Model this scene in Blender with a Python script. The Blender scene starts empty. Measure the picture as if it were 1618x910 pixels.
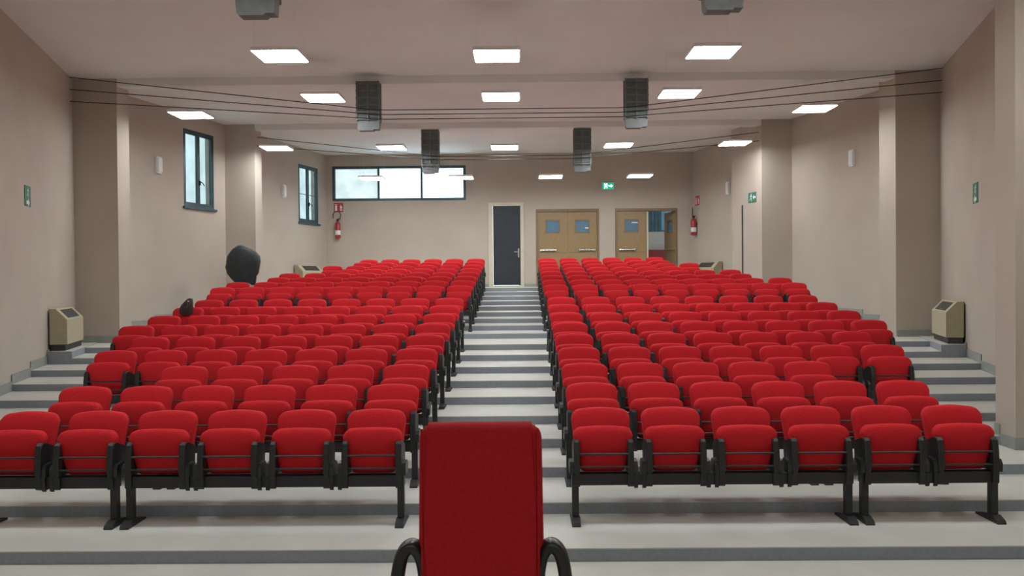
import bpy, bmesh, math, random
from mathutils import Vector, Matrix
random.seed(7)
SC = bpy.context.scene
COL = SC.collection

# ------------------------------------------------------------------ camera, sky, exposure
F = 1320.0                      # focal length in pixels of the 1618x910 frame
CAMZ = 2.033
VX, VY, ROLL = 820.0, 440.0, 0.0085
yaw, pitch = (VX-809)/F, (455-VY)/F
fwd = Vector((-math.sin(yaw)*math.cos(pitch), math.cos(yaw)*math.cos(pitch), -math.sin(pitch)))
rt0 = fwd.cross(Vector((0, 0, 1))).normalized()
up0 = rt0.cross(fwd).normalized()
rt = rt0*math.cos(ROLL) - up0*math.sin(ROLL)
up = rt.cross(fwd).normalized()
cd = bpy.data.cameras.new('camera')
cd.sensor_width = 36.0
cd.lens = 36.0*F/1618.0
cd.clip_end = 200
cam = bpy.data.objects.new('camera', cd)
COL.objects.link(cam)
cam.matrix_world = Matrix(((rt.x, up.x, -fwd.x, 0), (rt.y, up.y, -fwd.y, 0), (rt.z, up.z, -fwd.z, CAMZ), (0, 0, 0, 1)))
SC.camera = cam

world = bpy.data.worlds.new('sky')
SC.world = world
world.use_nodes = True
bg = world.node_tree.nodes['Background']
bg.inputs['Color'].default_value = (0.62, 0.82, 0.95, 1)
bg.inputs['Strength'].default_value = 3.0

SC.view_settings.view_transform = 'Standard'
SC.view_settings.look = 'None'
SC.view_settings.gamma = 1
SC.view_settings.use_curve_mapping = False
SC.view_settings.exposure = 0.95
PANEL_EMIT = 18.0

CO = Vector((0, 0, CAMZ))
def ray(px, py):
    v = fwd + rt*((px-809)/F) + up*((455-py)/F)
    return v
def P(px, py, d):               # point of the room at depth d (along the aisle) seen at a pixel
    v = ray(px, py)
    return CO + v*(d/v.y)
def hit(px, py, A, B):          # the same for a vertical wall through A and B
    v = ray(px, py)
    n = Vector((-(B[1]-A[1]), B[0]-A[0], 0))
    t = n.dot(Vector((A[0], A[1], 0))-CO)/n.dot(v)
    return CO + v*t

# ------------------------------------------------------------------ materials
def mat(name, col, rough=0.6, metal=0.0, var=0.0, vscale=20.0, bump=0.0, bscale=200.0, emit=None, col2=None, stretch=None, spec=0.5):
    m = bpy.data.materials.new(name)
    m.use_nodes = True
    nt = m.node_tree
    b = nt.nodes['Principled BSDF']
    b.inputs['Base Color'].default_value = (*col, 1)
    b.inputs['Roughness'].default_value = rough
    b.inputs['Metallic'].default_value = metal
    b.inputs['Specular IOR Level'].default_value = spec
    tc = nt.nodes.new('ShaderNodeTexCoord')
    src = tc.outputs['Object']
    if stretch:
        mp = nt.nodes.new('ShaderNodeMapping')
        mp.inputs['Scale'].default_value = stretch
        nt.links.new(src, mp.inputs['Vector'])
        src = mp.outputs['Vector']
    if var > 0 or col2:
        n = nt.nodes.new('ShaderNodeTexNoise')
        n.inputs['Scale'].default_value = vscale
        n.inputs['Detail'].default_value = 4
        nt.links.new(src, n.inputs['Vector'])
        r = nt.nodes.new('ShaderNodeValToRGB')
        r.color_ramp.elements[0].position = 0.32
        r.color_ramp.elements[1].position = 0.68
        c2 = col2 if col2 else tuple(c*(1+var) for c in col)
        c1 = col if col2 else tuple(c*(1-var) for c in col)
        r.color_ramp.elements[0].color = (*c1, 1)
        r.color_ramp.elements[1].color = (*c2, 1)
        nt.links.new(n.outputs['Fac'], r.inputs['Fac'])
        nt.links.new(r.outputs['Color'], b.inputs['Base Color'])
    if bump > 0:
        n2 = nt.nodes.new('ShaderNodeTexNoise')
        n2.inputs['Scale'].default_value = bscale
        n2.inputs['Detail'].default_value = 3
        nt.links.new(src, n2.inputs['Vector'])
        bp = nt.nodes.new('ShaderNodeBump')
        bp.inputs['Strength'].default_value = bump
        bp.inputs['Distance'].default_value = 0.004
        nt.links.new(n2.outputs['Fac'], bp.inputs['Height'])
        nt.links.new(bp.outputs['Normal'], b.inputs['Normal'])
    if emit:
        b.inputs['Emission Color'].default_value = (*emit[:3], 1)
        b.inputs['Emission Strength'].default_value = emit[3]
    return m

M = {}
M['wall'] = mat('plaster', (0.505, 0.43, 0.365), 0.9, var=0.04, vscale=1.3, bump=0.25, bscale=90)
M['ceil'] = mat('ceiling_plaster', (0.85, 0.815, 0.785), 0.9, var=0.03, vscale=0.8, bump=0.15, bscale=60)
M['tread'] = mat('tread_lino', (0.59, 0.585, 0.535), 0.55, var=0.05, vscale=2.2, bump=0.08, bscale=300)
M['riser'] = mat('shaded_riser_lino', (0.285, 0.31, 0.345), 0.6, var=0.07, vscale=30, bump=0.05, bscale=200)  # same lino as the treads, its shade and bluish cast put into the colour
M['skirt'] = mat('skirting_lino', (0.30, 0.32, 0.29), 0.6, var=0.05, vscale=10)
M['red'] = mat('red_fabric', (0.58, 0.016, 0.023), 0.88, var=0.08, vscale=60, bump=0.35, bscale=420, spec=0.25)
M['maroon'] = mat('dark_red_fabric', (0.44, 0.014, 0.019), 0.9, var=0.08, vscale=70, bump=0.35, bscale=500, spec=0.2)
M['black'] = mat('black_steel', (0.016, 0.017, 0.017), 0.5, var=0.15, vscale=15)
M['plastic'] = mat('black_plastic', (0.02, 0.021, 0.021), 0.35, var=0.1, vscale=20)
M['strut'] = mat('green_grey_steel', (0.12, 0.135, 0.13), 0.6, var=0.15, vscale=12)
M['strutlight'] = mat('grey_steel', (0.17, 0.18, 0.175), 0.55, var=0.1, vscale=12)
M['cable'] = mat('cable_steel', (0.05, 0.05, 0.05), 0.9, var=0.1, vscale=30, spec=0.1)
M['cream'] = mat('cream_metal', (0.47, 0.41, 0.28), 0.5, var=0.04, vscale=8)
M['creamshade'] = mat('shaded_cream_metal', (0.36, 0.315, 0.20), 0.55, var=0.05, vscale=8)  # casing cream darkened for the end panels, shade put into the colour
M['grille'] = mat('dark_grille', (0.10, 0.095, 0.085), 0.5, var=0.1, vscale=30)
M['plinth'] = mat('dark_plinth', (0.035, 0.032, 0.03), 0.6, var=0.1, vscale=20)
M['frame'] = mat('teal_window_frame', (0.045, 0.085, 0.10), 0.4, var=0.1, vscale=10)
M['wood'] = mat('honey_wood', (0.29, 0.19, 0.092), 0.35, col2=(0.36, 0.245, 0.125), vscale=9, stretch=(5, 5, 0.6))
M['wooddark'] = mat('brown_wood', (0.24, 0.16, 0.085), 0.45, var=0.1, vscale=9, stretch=(5, 5, 0.6))
M['navy'] = mat('dark_blue_door', (0.024, 0.028, 0.037), 0.5, var=0.12, vscale=4)
M['jamb'] = mat('cream_jamb', (0.62, 0.56, 0.44), 0.5, var=0.04, vscale=6)
M['steel'] = mat('bright_steel', (0.75, 0.75, 0.74), 0.2, metal=1.0, var=0.03, vscale=40)
M['white'] = mat('white_plastic', (0.78, 0.77, 0.74), 0.45, var=0.03, vscale=20)
M['paper'] = mat('white_paper', (0.8, 0.8, 0.78), 0.8, var=0.02, vscale=30)
M['signgreen'] = mat('sign_green', (0.02, 0.16, 0.09), 0.5, var=0.05, vscale=30)
M['signred'] = mat('sign_red', (0.45, 0.04, 0.05), 0.5, var=0.05, vscale=30)
M['extred'] = mat('extinguisher_red', (0.40, 0.03, 0.04), 0.35, var=0.05, vscale=20)
M['lit'] = mat('lit_diffuser', (0.9, 0.92, 0.92), 0.6, emit=(0.93, 0.985, 1.0, PANEL_EMIT), var=0.01)
M['exitgreen'] = mat('lit_exit_green', (0.01, 0.2, 0.1), 0.5, emit=(0.0, 0.42, 0.22, 0.5), var=0.02)
M['exitwhite'] = mat('lit_exit_white', (0.7, 0.9, 0.85), 0.5, emit=(0.75, 1.0, 0.93, 2.0), var=0.01)
M['sofared'] = mat('sofa_red_fabric', (0.20, 0.030, 0.028), 0.9, var=0.1, vscale=20)
M['cover'] = mat('black_cover', (0.022, 0.028, 0.030), 0.65, var=0.25, vscale=9, bump=0.5, bscale=14)
M['bag'] = mat('dark_brown_leather', (0.035, 0.024, 0.02), 0.5, var=0.25, vscale=18, bump=0.3, bscale=60)
M['curtain'] = mat('teal_curtain', (0.07, 0.12, 0.14), 0.8, var=0.2, vscale=6)
M['doorglass'] = mat('blue_vision_glass', (0.13, 0.24, 0.34), 0.12, var=0.08, vscale=6)

def glass_mat(name, tint, gl=0.06):
    m = bpy.data.materials.new(name)
    m.use_nodes = True
    nt = m.node_tree
    nt.nodes.remove(nt.nodes['Principled BSDF'])
    out = nt.nodes['Material Output']
    tr = nt.nodes.new('ShaderNodeBsdfTransparent')
    gs = nt.nodes.new('ShaderNodeBsdfGlossy')
    gs.inputs['Roughness'].default_value = 0.15
    mx = nt.nodes.new('ShaderNodeMixShader')
    mx.inputs['Fac'].default_value = gl
    tc = nt.nodes.new('ShaderNodeTexCoord')
    n = nt.nodes.new('ShaderNodeTexNoise')
    n.inputs['Scale'].default_value = 2.5
    n.inputs['Detail'].default_value = 5
    r = nt.nodes.new('ShaderNodeValToRGB')
    r.color_ramp.elements[0].position = 0.3
    r.color_ramp.elements[1].position = 0.7
    r.color_ramp.elements[0].color = (*[c*0.86 for c in tint], 1)
    r.color_ramp.elements[1].color = (*tint, 1)
    nt.links.new(tc.outputs['Object'], n.inputs['Vector'])
    nt.links.new(n.outputs['Fac'], r.inputs['Fac'])
    nt.links.new(r.outputs['Color'], tr.inputs['Color'])
    nt.links.new(tr.outputs['BSDF'], mx.inputs[1])
    nt.links.new(gs.outputs['BSDF'], mx.inputs[2])
    nt.links.new(mx.outputs['Shader'], out.inputs['Surface'])
    return m
M['glassclear'] = glass_mat('bright_glass', (0.97, 0.98, 1.0), 0.03)
M['glassfrost'] = glass_mat('frosted_glass', (0.50, 0.485, 0.455), 0.03)
M['glassside'] = glass_mat('frosted_side_glass', (0.45, 0.46, 0.44), 0.03)

# ------------------------------------------------------------------ mesh helpers
def box(bm, x0, x1, y0, y1, z0, z1):
    v = [bm.verts.new(p) for p in ((x0,y0,z0),(x1,y0,z0),(x1,y1,z0),(x0,y1,z0),(x0,y0,z1),(x1,y0,z1),(x1,y1,z1),(x0,y1,z1))]
    for f in ((0,3,2,1),(4,5,6,7),(0,1,5,4),(1,2,6,5),(2,3,7,6),(3,0,4,7)):
        bm.faces.new([v[i] for i in f])
    return v
def extrude_poly(bm, pts, axis, a, b):
    """closed 2D polygon extruded along an axis: 'x' pts are (y,z), 'y' pts are (x,z), 'z' pts are (x,y)"""
    def mk(p, t):
        return {'x': (t, p[0], p[1]), 'y': (p[0], t, p[1]), 'z': (p[0], p[1], t)}[axis]
    A = [bm.verts.new(mk(p, a)) for p in pts]
    B = [bm.verts.new(mk(p, b)) for p in pts]
    n = len(pts)
    bm.faces.new(A[::-1]); bm.faces.new(B)
    for i in range(n):
        bm.faces.new((A[i], A[(i+1) % n], B[(i+1) % n], B[i]))
def tube(bm, pts, r, seg=8, cap=True):
    pts = [Vector(p) for p in pts]
    rings = []
    prev = None
    for i, p in enumerate(pts):
        d = (pts[min(i+1, len(pts)-1)]-pts[max(i-1, 0)]).normalized()
        if prev is None:
            u = d.orthogonal().normalized()
        else:
            u = (prev-d*prev.dot(d)).normalized()
        prev = u
        w = d.cross(u)
        rr = r[i] if isinstance(r, (list, tuple)) else r
        rings.append([bm.verts.new(p+(u*math.cos(2*math.pi*k/seg)+w*math.sin(2*math.pi*k/seg))*rr) for k in range(seg)])
    for a, b in zip(rings, rings[1:]):
        for k in range(seg):
            bm.faces.new((a[k], a[(k+1) % seg], b[(k+1) % seg], b[k]))
    if cap:
        bm.faces.new(rings[0][::-1]); bm.faces.new(rings[-1])
def lathe(bm, prof, seg=20, c=(0, 0, 0)):
    rings = [[bm.verts.new((c[0]+r*math.cos(2*math.pi*k/seg), c[1]+r*math.sin(2*math.pi*k/seg), c[2]+z)) for k in range(seg)] for r, z in prof]
    for a, b in zip(rings, rings[1:]):
        for k in range(seg):
            bm.faces.new((a[k], a[(k+1) % seg], b[(k+1) % seg], b[k]))
    bm.faces.new(rings[0][::-1]); bm.faces.new(rings[-1])
def outline(wt, wb, h, rtop, rbot, n=6, arch=0.0):
    """rounded trapezoid in (x,z), base at z=0; wt/wb half widths at top/bottom"""
    pts = []
    def corner(cx, cz, r, a0, a1):
        for k in range(n+1):
            a = a0+(a1-a0)*k/n
            pts.append((cx+r*math.cos(a), cz+r*math.sin(a)))
    corner(wb-rbot, rbot, rbot, -math.pi/2, 0)
    corner(wt-rtop, h-rtop, rtop, 0, math.pi/2)
    for k in range(1, 6):
        t = k/6
        x = (wt-rtop)*(1-2*t)
        pts.append((x, h+arch*(1-(2*t-1)**2)))
    corner(-(wt-rtop), h-rtop, rtop, math.pi/2, math.pi)
    corner(-(wb-rbot), rbot, rbot, math.pi, 3*math.pi/2)
    return pts
def pad(bm, pts, yf, yb, rnd, posy):
    """upholstered slab over an (x,z) outline between y=yf (front) and y=yb; posy(x,z) bends it"""
    cx = sum(p[0] for p in pts)/len(pts)
    cz = sum(p[1] for p in pts)/len(pts)
    loops = []
    for ins, y in ((0.55, yf-0.006), (rnd*2.2, yf-0.002), (rnd*0.9, yf+rnd*0.25), (rnd*0.25, yf+rnd*0.8), (0, yf+rnd*1.6), (0, yb-rnd*0.8), (rnd*0.5, yb), (0.55, yb)):
        ring = []
        for x, z in pts:
            d = math.hypot(x-cx, z-cz)
            s = max(0.0, 1-ins/d) if ins < 0.5 else 0.45
            X, Z = cx+(x-cx)*s, cz+(z-cz)*s
            ring.append(bm.verts.new((X, y+posy(X, Z), Z)))
        loops.append(ring)
    n = len(pts)
    for a, b in zip(loops, loops[1:]):
        for k in range(n):
            bm.faces.new((a[k], a[(k+1) % n], b[(k+1) % n], b[k]))
    bm.faces.new(loops[0][::-1]); bm.faces.new(loops[-1])

def obj(name, bm, m, parent=None, smooth=False, loc=None, rz=0):
    bmesh.ops.recalc_face_normals(bm, faces=bm.faces)
    me = bpy.data.meshes.new(name)
    bm.to_mesh(me)
    bm.free()
    if smooth:
        for p in me.polygons:
            p.use_smooth = True
        me.set_sharp_from_angle(angle=math.radians(50))
    for mm in (m if isinstance(m, (list, tuple)) else [m]):
        me.materials.append(mm)
    o = bpy.data.objects.new(name, me)
    COL.objects.link(o)
    if parent:
        o.parent = parent
    if loc is not None:
        o.location = loc
    o.rotation_euler.z = rz
    return o
def boxobj(name, dims, m, parent=None, loc=None, rz=0):
    bm = bmesh.new()
    box(bm, *dims)
    return obj(name, bm, m, parent, loc=loc, rz=rz)
def tag(o, label, cat, group=None):
    o['label'] = label; o['category'] = cat
    if group:
        o['group'] = group
    return o
def thing(name, label, cat, loc, rz=0, group=None):
    o = bpy.data.objects.new(name, None)
    o.empty_display_size = 0.1
    COL.objects.link(o)
    o.location = loc
    o.rotation_euler.z = rz
    return tag(o, label, cat, group)
def struct(o):
    o['kind'] = 'structure'
    return o
def copy_tree(o):
    c = o.copy(); COL.objects.link(c)
    for ch in o.children:
        d = ch.copy(); COL.objects.link(d); d.parent = c
        for g in ch.children:
            e = g.copy(); COL.objects.link(e); e.parent = d
    return c

# ------------------------------------------------------------------ the hall in plan
CEIL = CAMZ+3.63
YB = 24.3                        # back wall
YW = 14.9                        # widest place, first visible pilasters
Y0 = -3.0                        # wall behind the stage
CX = -0.27
XL_W, XR_W = -7.95, 7.49
XL_B, XR_B = P(517, 400, YB).x, P(1096, 400, YB).x
def XL(y):
    return XL_W+0.29*(YW-y) if y < YW else XL_W+(XL_B-XL_W)*(y-YW)/(YB-YW)
def XR(y):
    return XR_W-0.29*(YW-y) if y < YW else XR_W+(XR_B-XR_W)*(y-YW)/(YB-YW)
RIS, TR, D0, GAP = 0.0940, 0.878, 5.97, 0.457
def riser_y(i):
    return D0+TR*i+(GAP if i >= 10 else 0)
NR = 19
TOPZ = RIS*NR
def floor_z(y):
    z = 0
    for i in range(NR):
        if y >= riser_y(i):
            z = RIS*(i+1)
    return z

# floor with its steps
def trapezoid(y0, y1, z0, z1, inset=0.0):
    bm = bmesh.new()
    ys = [y0]+([YW] if y0 < YW < y1 else [])+[y1]
    poly = [(XL(y)+inset, y) for y in ys]+[(XR(y)-inset, y) for y in reversed(ys)]
    extrude_poly(bm, poly, 'z', z0, z1)
    return bm
floor = struct(obj('floor', trapezoid(Y0, YB, -0.30, 0.0), M['tread']))
for i in range(NR):
    y0 = riser_y(i)
    y1 = riser_y(i+1) if i < NR-1 else YB
    st = obj('step', trapezoid(y0+0.006, y1+0.006 if i < NR-1 else y1, 0.0 if i == 0 else RIS*i-0.002, RIS*(i+1)), M['tread'], floor)
    bm = bmesh.new()
    box(bm, XL(y0)+0.004, XR(y0)-0.004, y0, y0+0.006, RIS*i, RIS*(i+1)-0.006)
    obj('riser', bm, M['riser'], st)
# solid fill under the steps
obj('step_fill', trapezoid(riser_y(1)+0.01, YB, 0.0, RIS*1.5), M['riser'], floor)

# walls: a strip of quads along a plan line, with openings
def wall(name, A, B, z0, z1, holes=(), t=0.22, m=None):
    A = Vector((A[0], A[1], 0)); B = Vector((B[0], B[1], 0))
    L = (B-A).length; u = (B-A)/L
    n = Vector((-u.y, u.x, 0))              # outward side is +n
    us = sorted({0, L, *[h[0] for h in holes], *[h[1] for h in holes]})
    zs = sorted({z0, z1, *[h[2] for h in holes], *[h[3] for h in holes]})
    bm = bmesh.new()
    V = {}
    def vt(i, j, k):
        if (i, j, k) not in V:
            V[(i, j, k)] = bm.verts.new(A+u*us[i]+Vector((0, 0, zs[j]))+n*(t if k else 0))
        return V[(i, j, k)]
    def solid(i, j):
        if not (0 <= i < len(us)-1 and 0 <= j < len(zs)-1):
            return False
        a, b = (us[i]+us[i+1])/2, (zs[j]+zs[j+1])/2
        return not any(h[0] < a < h[1] and h[2] < b < h[3] for h in holes)
    for i in range(len(us)-1):
        for j in range(len(zs)-1):
            if not solid(i, j):
                continue
            bm.faces.new((vt(i,j,0), vt(i+1,j,0), vt(i+1,j+1,0), vt(i,j+1,0)))
            bm.faces.new((vt(i,j,1), vt(i,j+1,1), vt(i+1,j+1,1), vt(i+1,j,1)))
            for di, dj, q in ((-1,0,((i,j),(i,j+1))), (1,0,((i+1,j),(i+1,j+1))), (0,-1,((i,j),(i+1,j))), (0,1,((i,j+1),(i+1,j+1)))):
                if not solid(i+di, j+dj):
                    (a, b), (c, d) = q
                    bm.faces.new((vt(a,b,0), vt(c,d,0), vt(c,d,1), vt(a,b,1)))
    return struct(obj(name, bm, m or M['wall'])), A, u, n
LF0, LF1 = (XL_W, YW), (XL_B, YB)
RF0, RF1 = (XR_W, YW), (XR_B, YB)
def on_left(px, py):            # (u, z) on the far left wall, which runs from LF0 to LF1
    p = hit(px, py, LF0, LF1)
    return (Vector((p.x-LF0[0], p.y-LF0[1])).length, p.z)
def left_rect(x0, x1, ya, yb, yc, yd):
    a, z1a = on_left(x0, ya); b, z1b = on_left(x1, yb)
    _, z0a = on_left(x0, yc); _, z0b = on_left(x1, yd)
    return (a, b, (z0a+z0b)/2, (z1a+z1b)/2)
W1 = left_rect(289, 337, 204, 213, 325, 331)
W2 = left_rect(471, 502, 261, 264, 350, 354)
def back_rect(x0, x1, y0, y1):
    a = P(x0, (y0+y1)/2, YB); b = P(x1, (y0+y1)/2, YB)
    c = P((x0+x1)/2, y0, YB); d = P((x0+x1)/2, y1, YB)
    return (a.x-XL_B, b.x-XL_B, d.z, c.z)
WB = back_rect(525, 736, 262, 317)
DB1 = back_rect(772, 828, 320, 450); DB1 = (DB1[0], DB1[1], TOPZ, DB1[3])
DB2 = back_rect(847, 947, 330, 450); DB2 = (DB2[0], DB2[1], TOPZ, DB2[3])
DB3 = back_rect(972, 1071, 329, 450); DB3 = (DB3[0], DB3[1], TOPZ, DB3[3])
wall('wall_left', (XL(Y0), Y0), LF0, -0.3, CEIL)
wall('wall_left_rear', LF0, LF1, -0.3, CEIL, [W1, W2])
wall('wall_back', LF1, RF1, -0.3, CEIL, [WB, DB1, DB2, DB3])
wall('wall_right_rear', RF1, RF0, -0.3, CEIL)
wall('wall_right', RF0, (XR(Y0), Y0), -0.3, CEIL)
wall('wall_front', (XR(Y0), Y0), (XL(Y0), Y0), -0.3, CEIL)
bm = bmesh.new()
extrude_poly(bm, [(XL(Y0)-.22, Y0-.22), (XR(Y0)+.22, Y0-.22), (XR_W+.22, YW), (XR_B+.22, YB+.22), (XL_B-.22, YB+.22), (XL_W-.22, YW)], 'z', CEIL, CEIL+0.15)
struct(obj('ceiling', bm, M['ceil']))
# stage the camera stands on
STZ = 0.35
bm = bmesh.new()
extrude_poly(bm, [(XL(Y0)+.02, Y0+.02), (XL(4.2)+.02, 4.2), (XR(4.2)-.02, 4.2), (XR(Y0)-.02, Y0+.02)], 'z', 0.0, STZ)
struct(obj('floor_stage', bm, M['tread']))

# pilasters and beams
def pilaster(name, side, y0, th, depth, straight=False):
    f = XL if side < 0 else XR
    bm = bmesh.new()
    xi0 = f(y0)-side*depth
    xi1 = xi0 if straight else f(y0+th)-side*depth
    z0 = floor_z(y0)-0.05 if y0 > D0 else 0
    extrude_poly(bm, [(f(y0), y0), (xi0, y0), (xi1, y0+th), (f(y0+th), y0+th)], 'z', z0, CEIL)
    return struct(obj(name, bm, M['wall']))
PD = 0.79
pilaster('trim_1', -1, YW, 0.3, PD); pilaster('trim_2', 1, YW, 0.42, PD)
YP2 = 19.4
pilaster('trim_3', -1, YP2, 0.28, 0.70); pilaster('trim_4', 1, YP2, 1.35, 0.70)
YP0 = 8.35
pilaster('trim_5', -1, YP0, 0.35, 0.60); XP0 = P(1605, 700, YP0).x
pilaster('trim_6', 1, YP0, 0.35, XR(YP0)-XP0, True)
bm = bmesh.new()
ym = riser_y(3)
box(bm, XP0-.016, XP0-.001, YP0-.016, ym, floor_z(YP0), floor_z(YP0)+.12)
box(bm, XP0-.016, XP0-.001, ym+.007, YP0+.35, floor_z(ym+.01), floor_z(ym+.01)+.12)
box(bm, XP0+.001, XP0+.6, YP0-.016, YP0-.001, floor_z(YP0), floor_z(YP0)+.12)
struct(obj('baseboard_near_pilaster', bm, M['skirt']))
for k, (y, th, dp) in enumerate(((YP0, 0.35, 0.14), (YW, 0.29, 0.14), (YP2, 0.27, 0.13))):
    bm = bmesh.new()
    y += .012; th -= .024
    extrude_poly(bm, [(XL(y)+.0, y), (XR(y)-.0, y), (XR(y+th), y+th), (XL(y+th), y+th)], 'z', CEIL-dp, CEIL)
    struct(obj('trim_%d' % (7+k), bm, M['ceil']))

# skirting along the side walls and back
def skirt(name, f, side):
    bm = bmesh.new()
    edges = [D0-1.5]+[riser_y(i) for i in range(NR)]+[YB-0.002]
    for a, b in zip(edges, edges[1:]):
        for (c, d) in ([(a, YW), (YW, b)] if a < YW < b else [(a, b)]):
            z = floor_z((a+b)/2)
            s = -side
            extrude_poly(bm, [(f(c)+s*.002, c), (f(c)+s*.018, c), (f(d)+s*.018, d), (f(d)+s*.002, d)], 'z', z, z+0.13)
    return struct(obj(name, bm, M['skirt']))
skirt('baseboard_left', XL, -1)
skirt('baseboard_right', XR, 1)
bm = bmesh.new()
for a, b in ((XL_B+.02, XL_B+DB1[0]), (XL_B+DB1[1], XL_B+DB2[0]), (XL_B+DB2[1], XL_B+DB3[0]), (XL_B+DB3[1], XR_B-.02)):
    box(bm, a, b, YB-.016, YB-.001, TOPZ, TOPZ+.09)
struct(obj('baseboard_back', bm, M['skirt']))
for k, (sd, f, y0, pdp) in enumerate(((-1, XL, YW, PD), (1, XR, YW, PD))):
    bm = bmesh.new()
    xa, xb = sorted((f(y0), f(y0)-sd*pdp))
    box(bm, xa+.02, xb-.02, y0-.016, y0-.001, floor_z(y0), floor_z(y0)+.12)
    struct(obj('baseboard_pilaster_%s' % ('left' if sd < 0 else 'right'), bm, M['skirt']))
# raised blocks at the side walls that carry the two big convectors
for sd, f, nm in ((-1, XL, 'left'), (1, XR, 'right')):
    ya, yb = riser_y(8)-0.01, YW-0.02
    wdt = 0.40
    bm = bmesh.new()
    extrude_poly(bm, [(f(ya)-sd*.02, ya), (f(ya)-sd*wdt, ya), (f(yb)-sd*wdt, yb), (f(yb)-sd*.02, yb)], 'z', RIS*8, RIS*10+0.012)
    blk = struct(obj('floor_block_%s' % nm, bm, [M['riser'], M['tread']]))
    for f_ in blk.data.polygons:
        if f_.normal.z > 0.9:
            f_.material_index = 1

# ------------------------------------------------------------------ windows and doors
def frame_bars(bm, u0, u1, z0, z1, w, y0, y1):
    box(bm, u0, u1, y0, y1, z0, z0+w); box(bm, u0, u1, y0, y1, z1-w, z1)
    box(bm, u0, u0+w, y0, y1, z0+w, z1-w); box(bm, u1-w, u1, y0, y1, z0+w, z1-w)
def side_window(name, R):
    ang = math.atan2(LF1[1]-LF0[1], LF1[0]-LF0[0])
    root = bpy.data.objects.new(name, None); COL.objects.link(root)
    root.location = (LF0[0], LF0[1], 0); root.rotation_euler.z = ang
    struct(root)
    u0, u1, z0, z1 = R
    um = (u0+u1)/2
    bm = bmesh.new(); frame_bars(bm, u0+.002, u1-.002, z0+.002, z1-.002, 0.05, 0.0, 0.09)
    obj('window_frame', bm, M['frame'], root)
    for a, b in ((u0+.05, um-.004), (um+.004, u1-.05)):
        bm = bmesh.new(); frame_bars(bm, a, b, z0+.052, z1-.052, 0.045, 0.01, 0.06)
        c = obj('casement', bm, M['frame'], root)
        boxobj('pane', (a+.042, b-.042, 0.030, 0.036, z0+.094, z1-.094), M['glassside'], c)
        if name == 'window_2':
            boxobj('glazing_bar', (a+.046, b-.046, 0.022, 0.044, (z0+z1)/2-.02, (z0+z1)/2-.005), M['frame'], c)
    bm = bmesh.new()
    zc = z0+(z1-z0)*0.34
    box(bm, um+.005, um+.035, -.02, .01, zc-.07, zc+.03); tube(bm, [(um+.02, -.03, zc), (um+.06, -.05, zc-.02), (um+.12, -.05, zc-.08)], 0.010, 6)
    obj('window_handle', bm, M['plastic'], root)
    boxobj('window_sill', (u0-.03, u1+.05, -.05, -.002, z0-.05, z0+.0), M['frame'], root)
side_window('window_1', W1)
side_window('window_2', W2)
root = bpy.data.objects.new('window_3', None); COL.objects.link(root)
root.location = (XL_B, YB, 0); struct(root)
u0, u1, z0, z1 = WB
bm = bmesh.new(); frame_bars(bm, u0+.002, u1-.002, z0+.002, z1-.002, 0.075, 0.0, 0.10)
obj('window_frame', bm, M['frame'], root)
c1 = P(598, 290, YB).x-XL_B; c2 = P(666, 290, YB).x-XL_B
for c in (c1, c2):
    boxobj('mullion', (c-.03, c+.03, 0.0, 0.10, z0+.077, z1-.077), M['frame'], root)
for a, b, g in ((u0+.077, c1-.03, 'glassfrost'), (c1+.03, c2-.03, 'glassclear'), (c2+.03, u1-.077, 'glassclear')):
    boxobj('pane', (a, b, .05, .056, z0+.077, z1-.077), M[g], root)

# blue-black door
def door_root(n):
    r = bpy.data.objects.new('door_%d' % n, None); COL.objects.link(r); r.location = (XL_B, YB, TOPZ); return struct(r)
r = door_root(1)
u0, u1, z0, z1 = DB1; H = z1-TOPZ
bm = bmesh.new()
box(bm, u0+.002, u0+.13, -.03, .12, 0, H); box(bm, u1-.10, u1-.002, -.03, .12, 0, H); box(bm, u0+.13, u1-.10, -.03, .12, H-.09, H-.002)
box(bm, u0+.13, u1-.10, -.02, .12, 0, .05)
obj('door_frame', bm, M['jamb'], r)
lf = boxobj('door_leaf', (u0+.135, u1-.105, .02, .065, .055, H-.095), M['navy'], r)
bm = bmesh.new(); xk = u1-.16
box(bm, xk-.02, xk+.02, .008, .02, .86, 1.12); tube(bm, [(xk, -.03, 1.02), (xk-.06, -.035, 1.02), (xk-.13, -.03, 1.02)], .011, 6); tube(bm, [(xk, .02, 1.02), (xk, -.035, 1.02)], .011, 6)
obj('door_handle', bm, M['steel'], lf)
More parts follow.
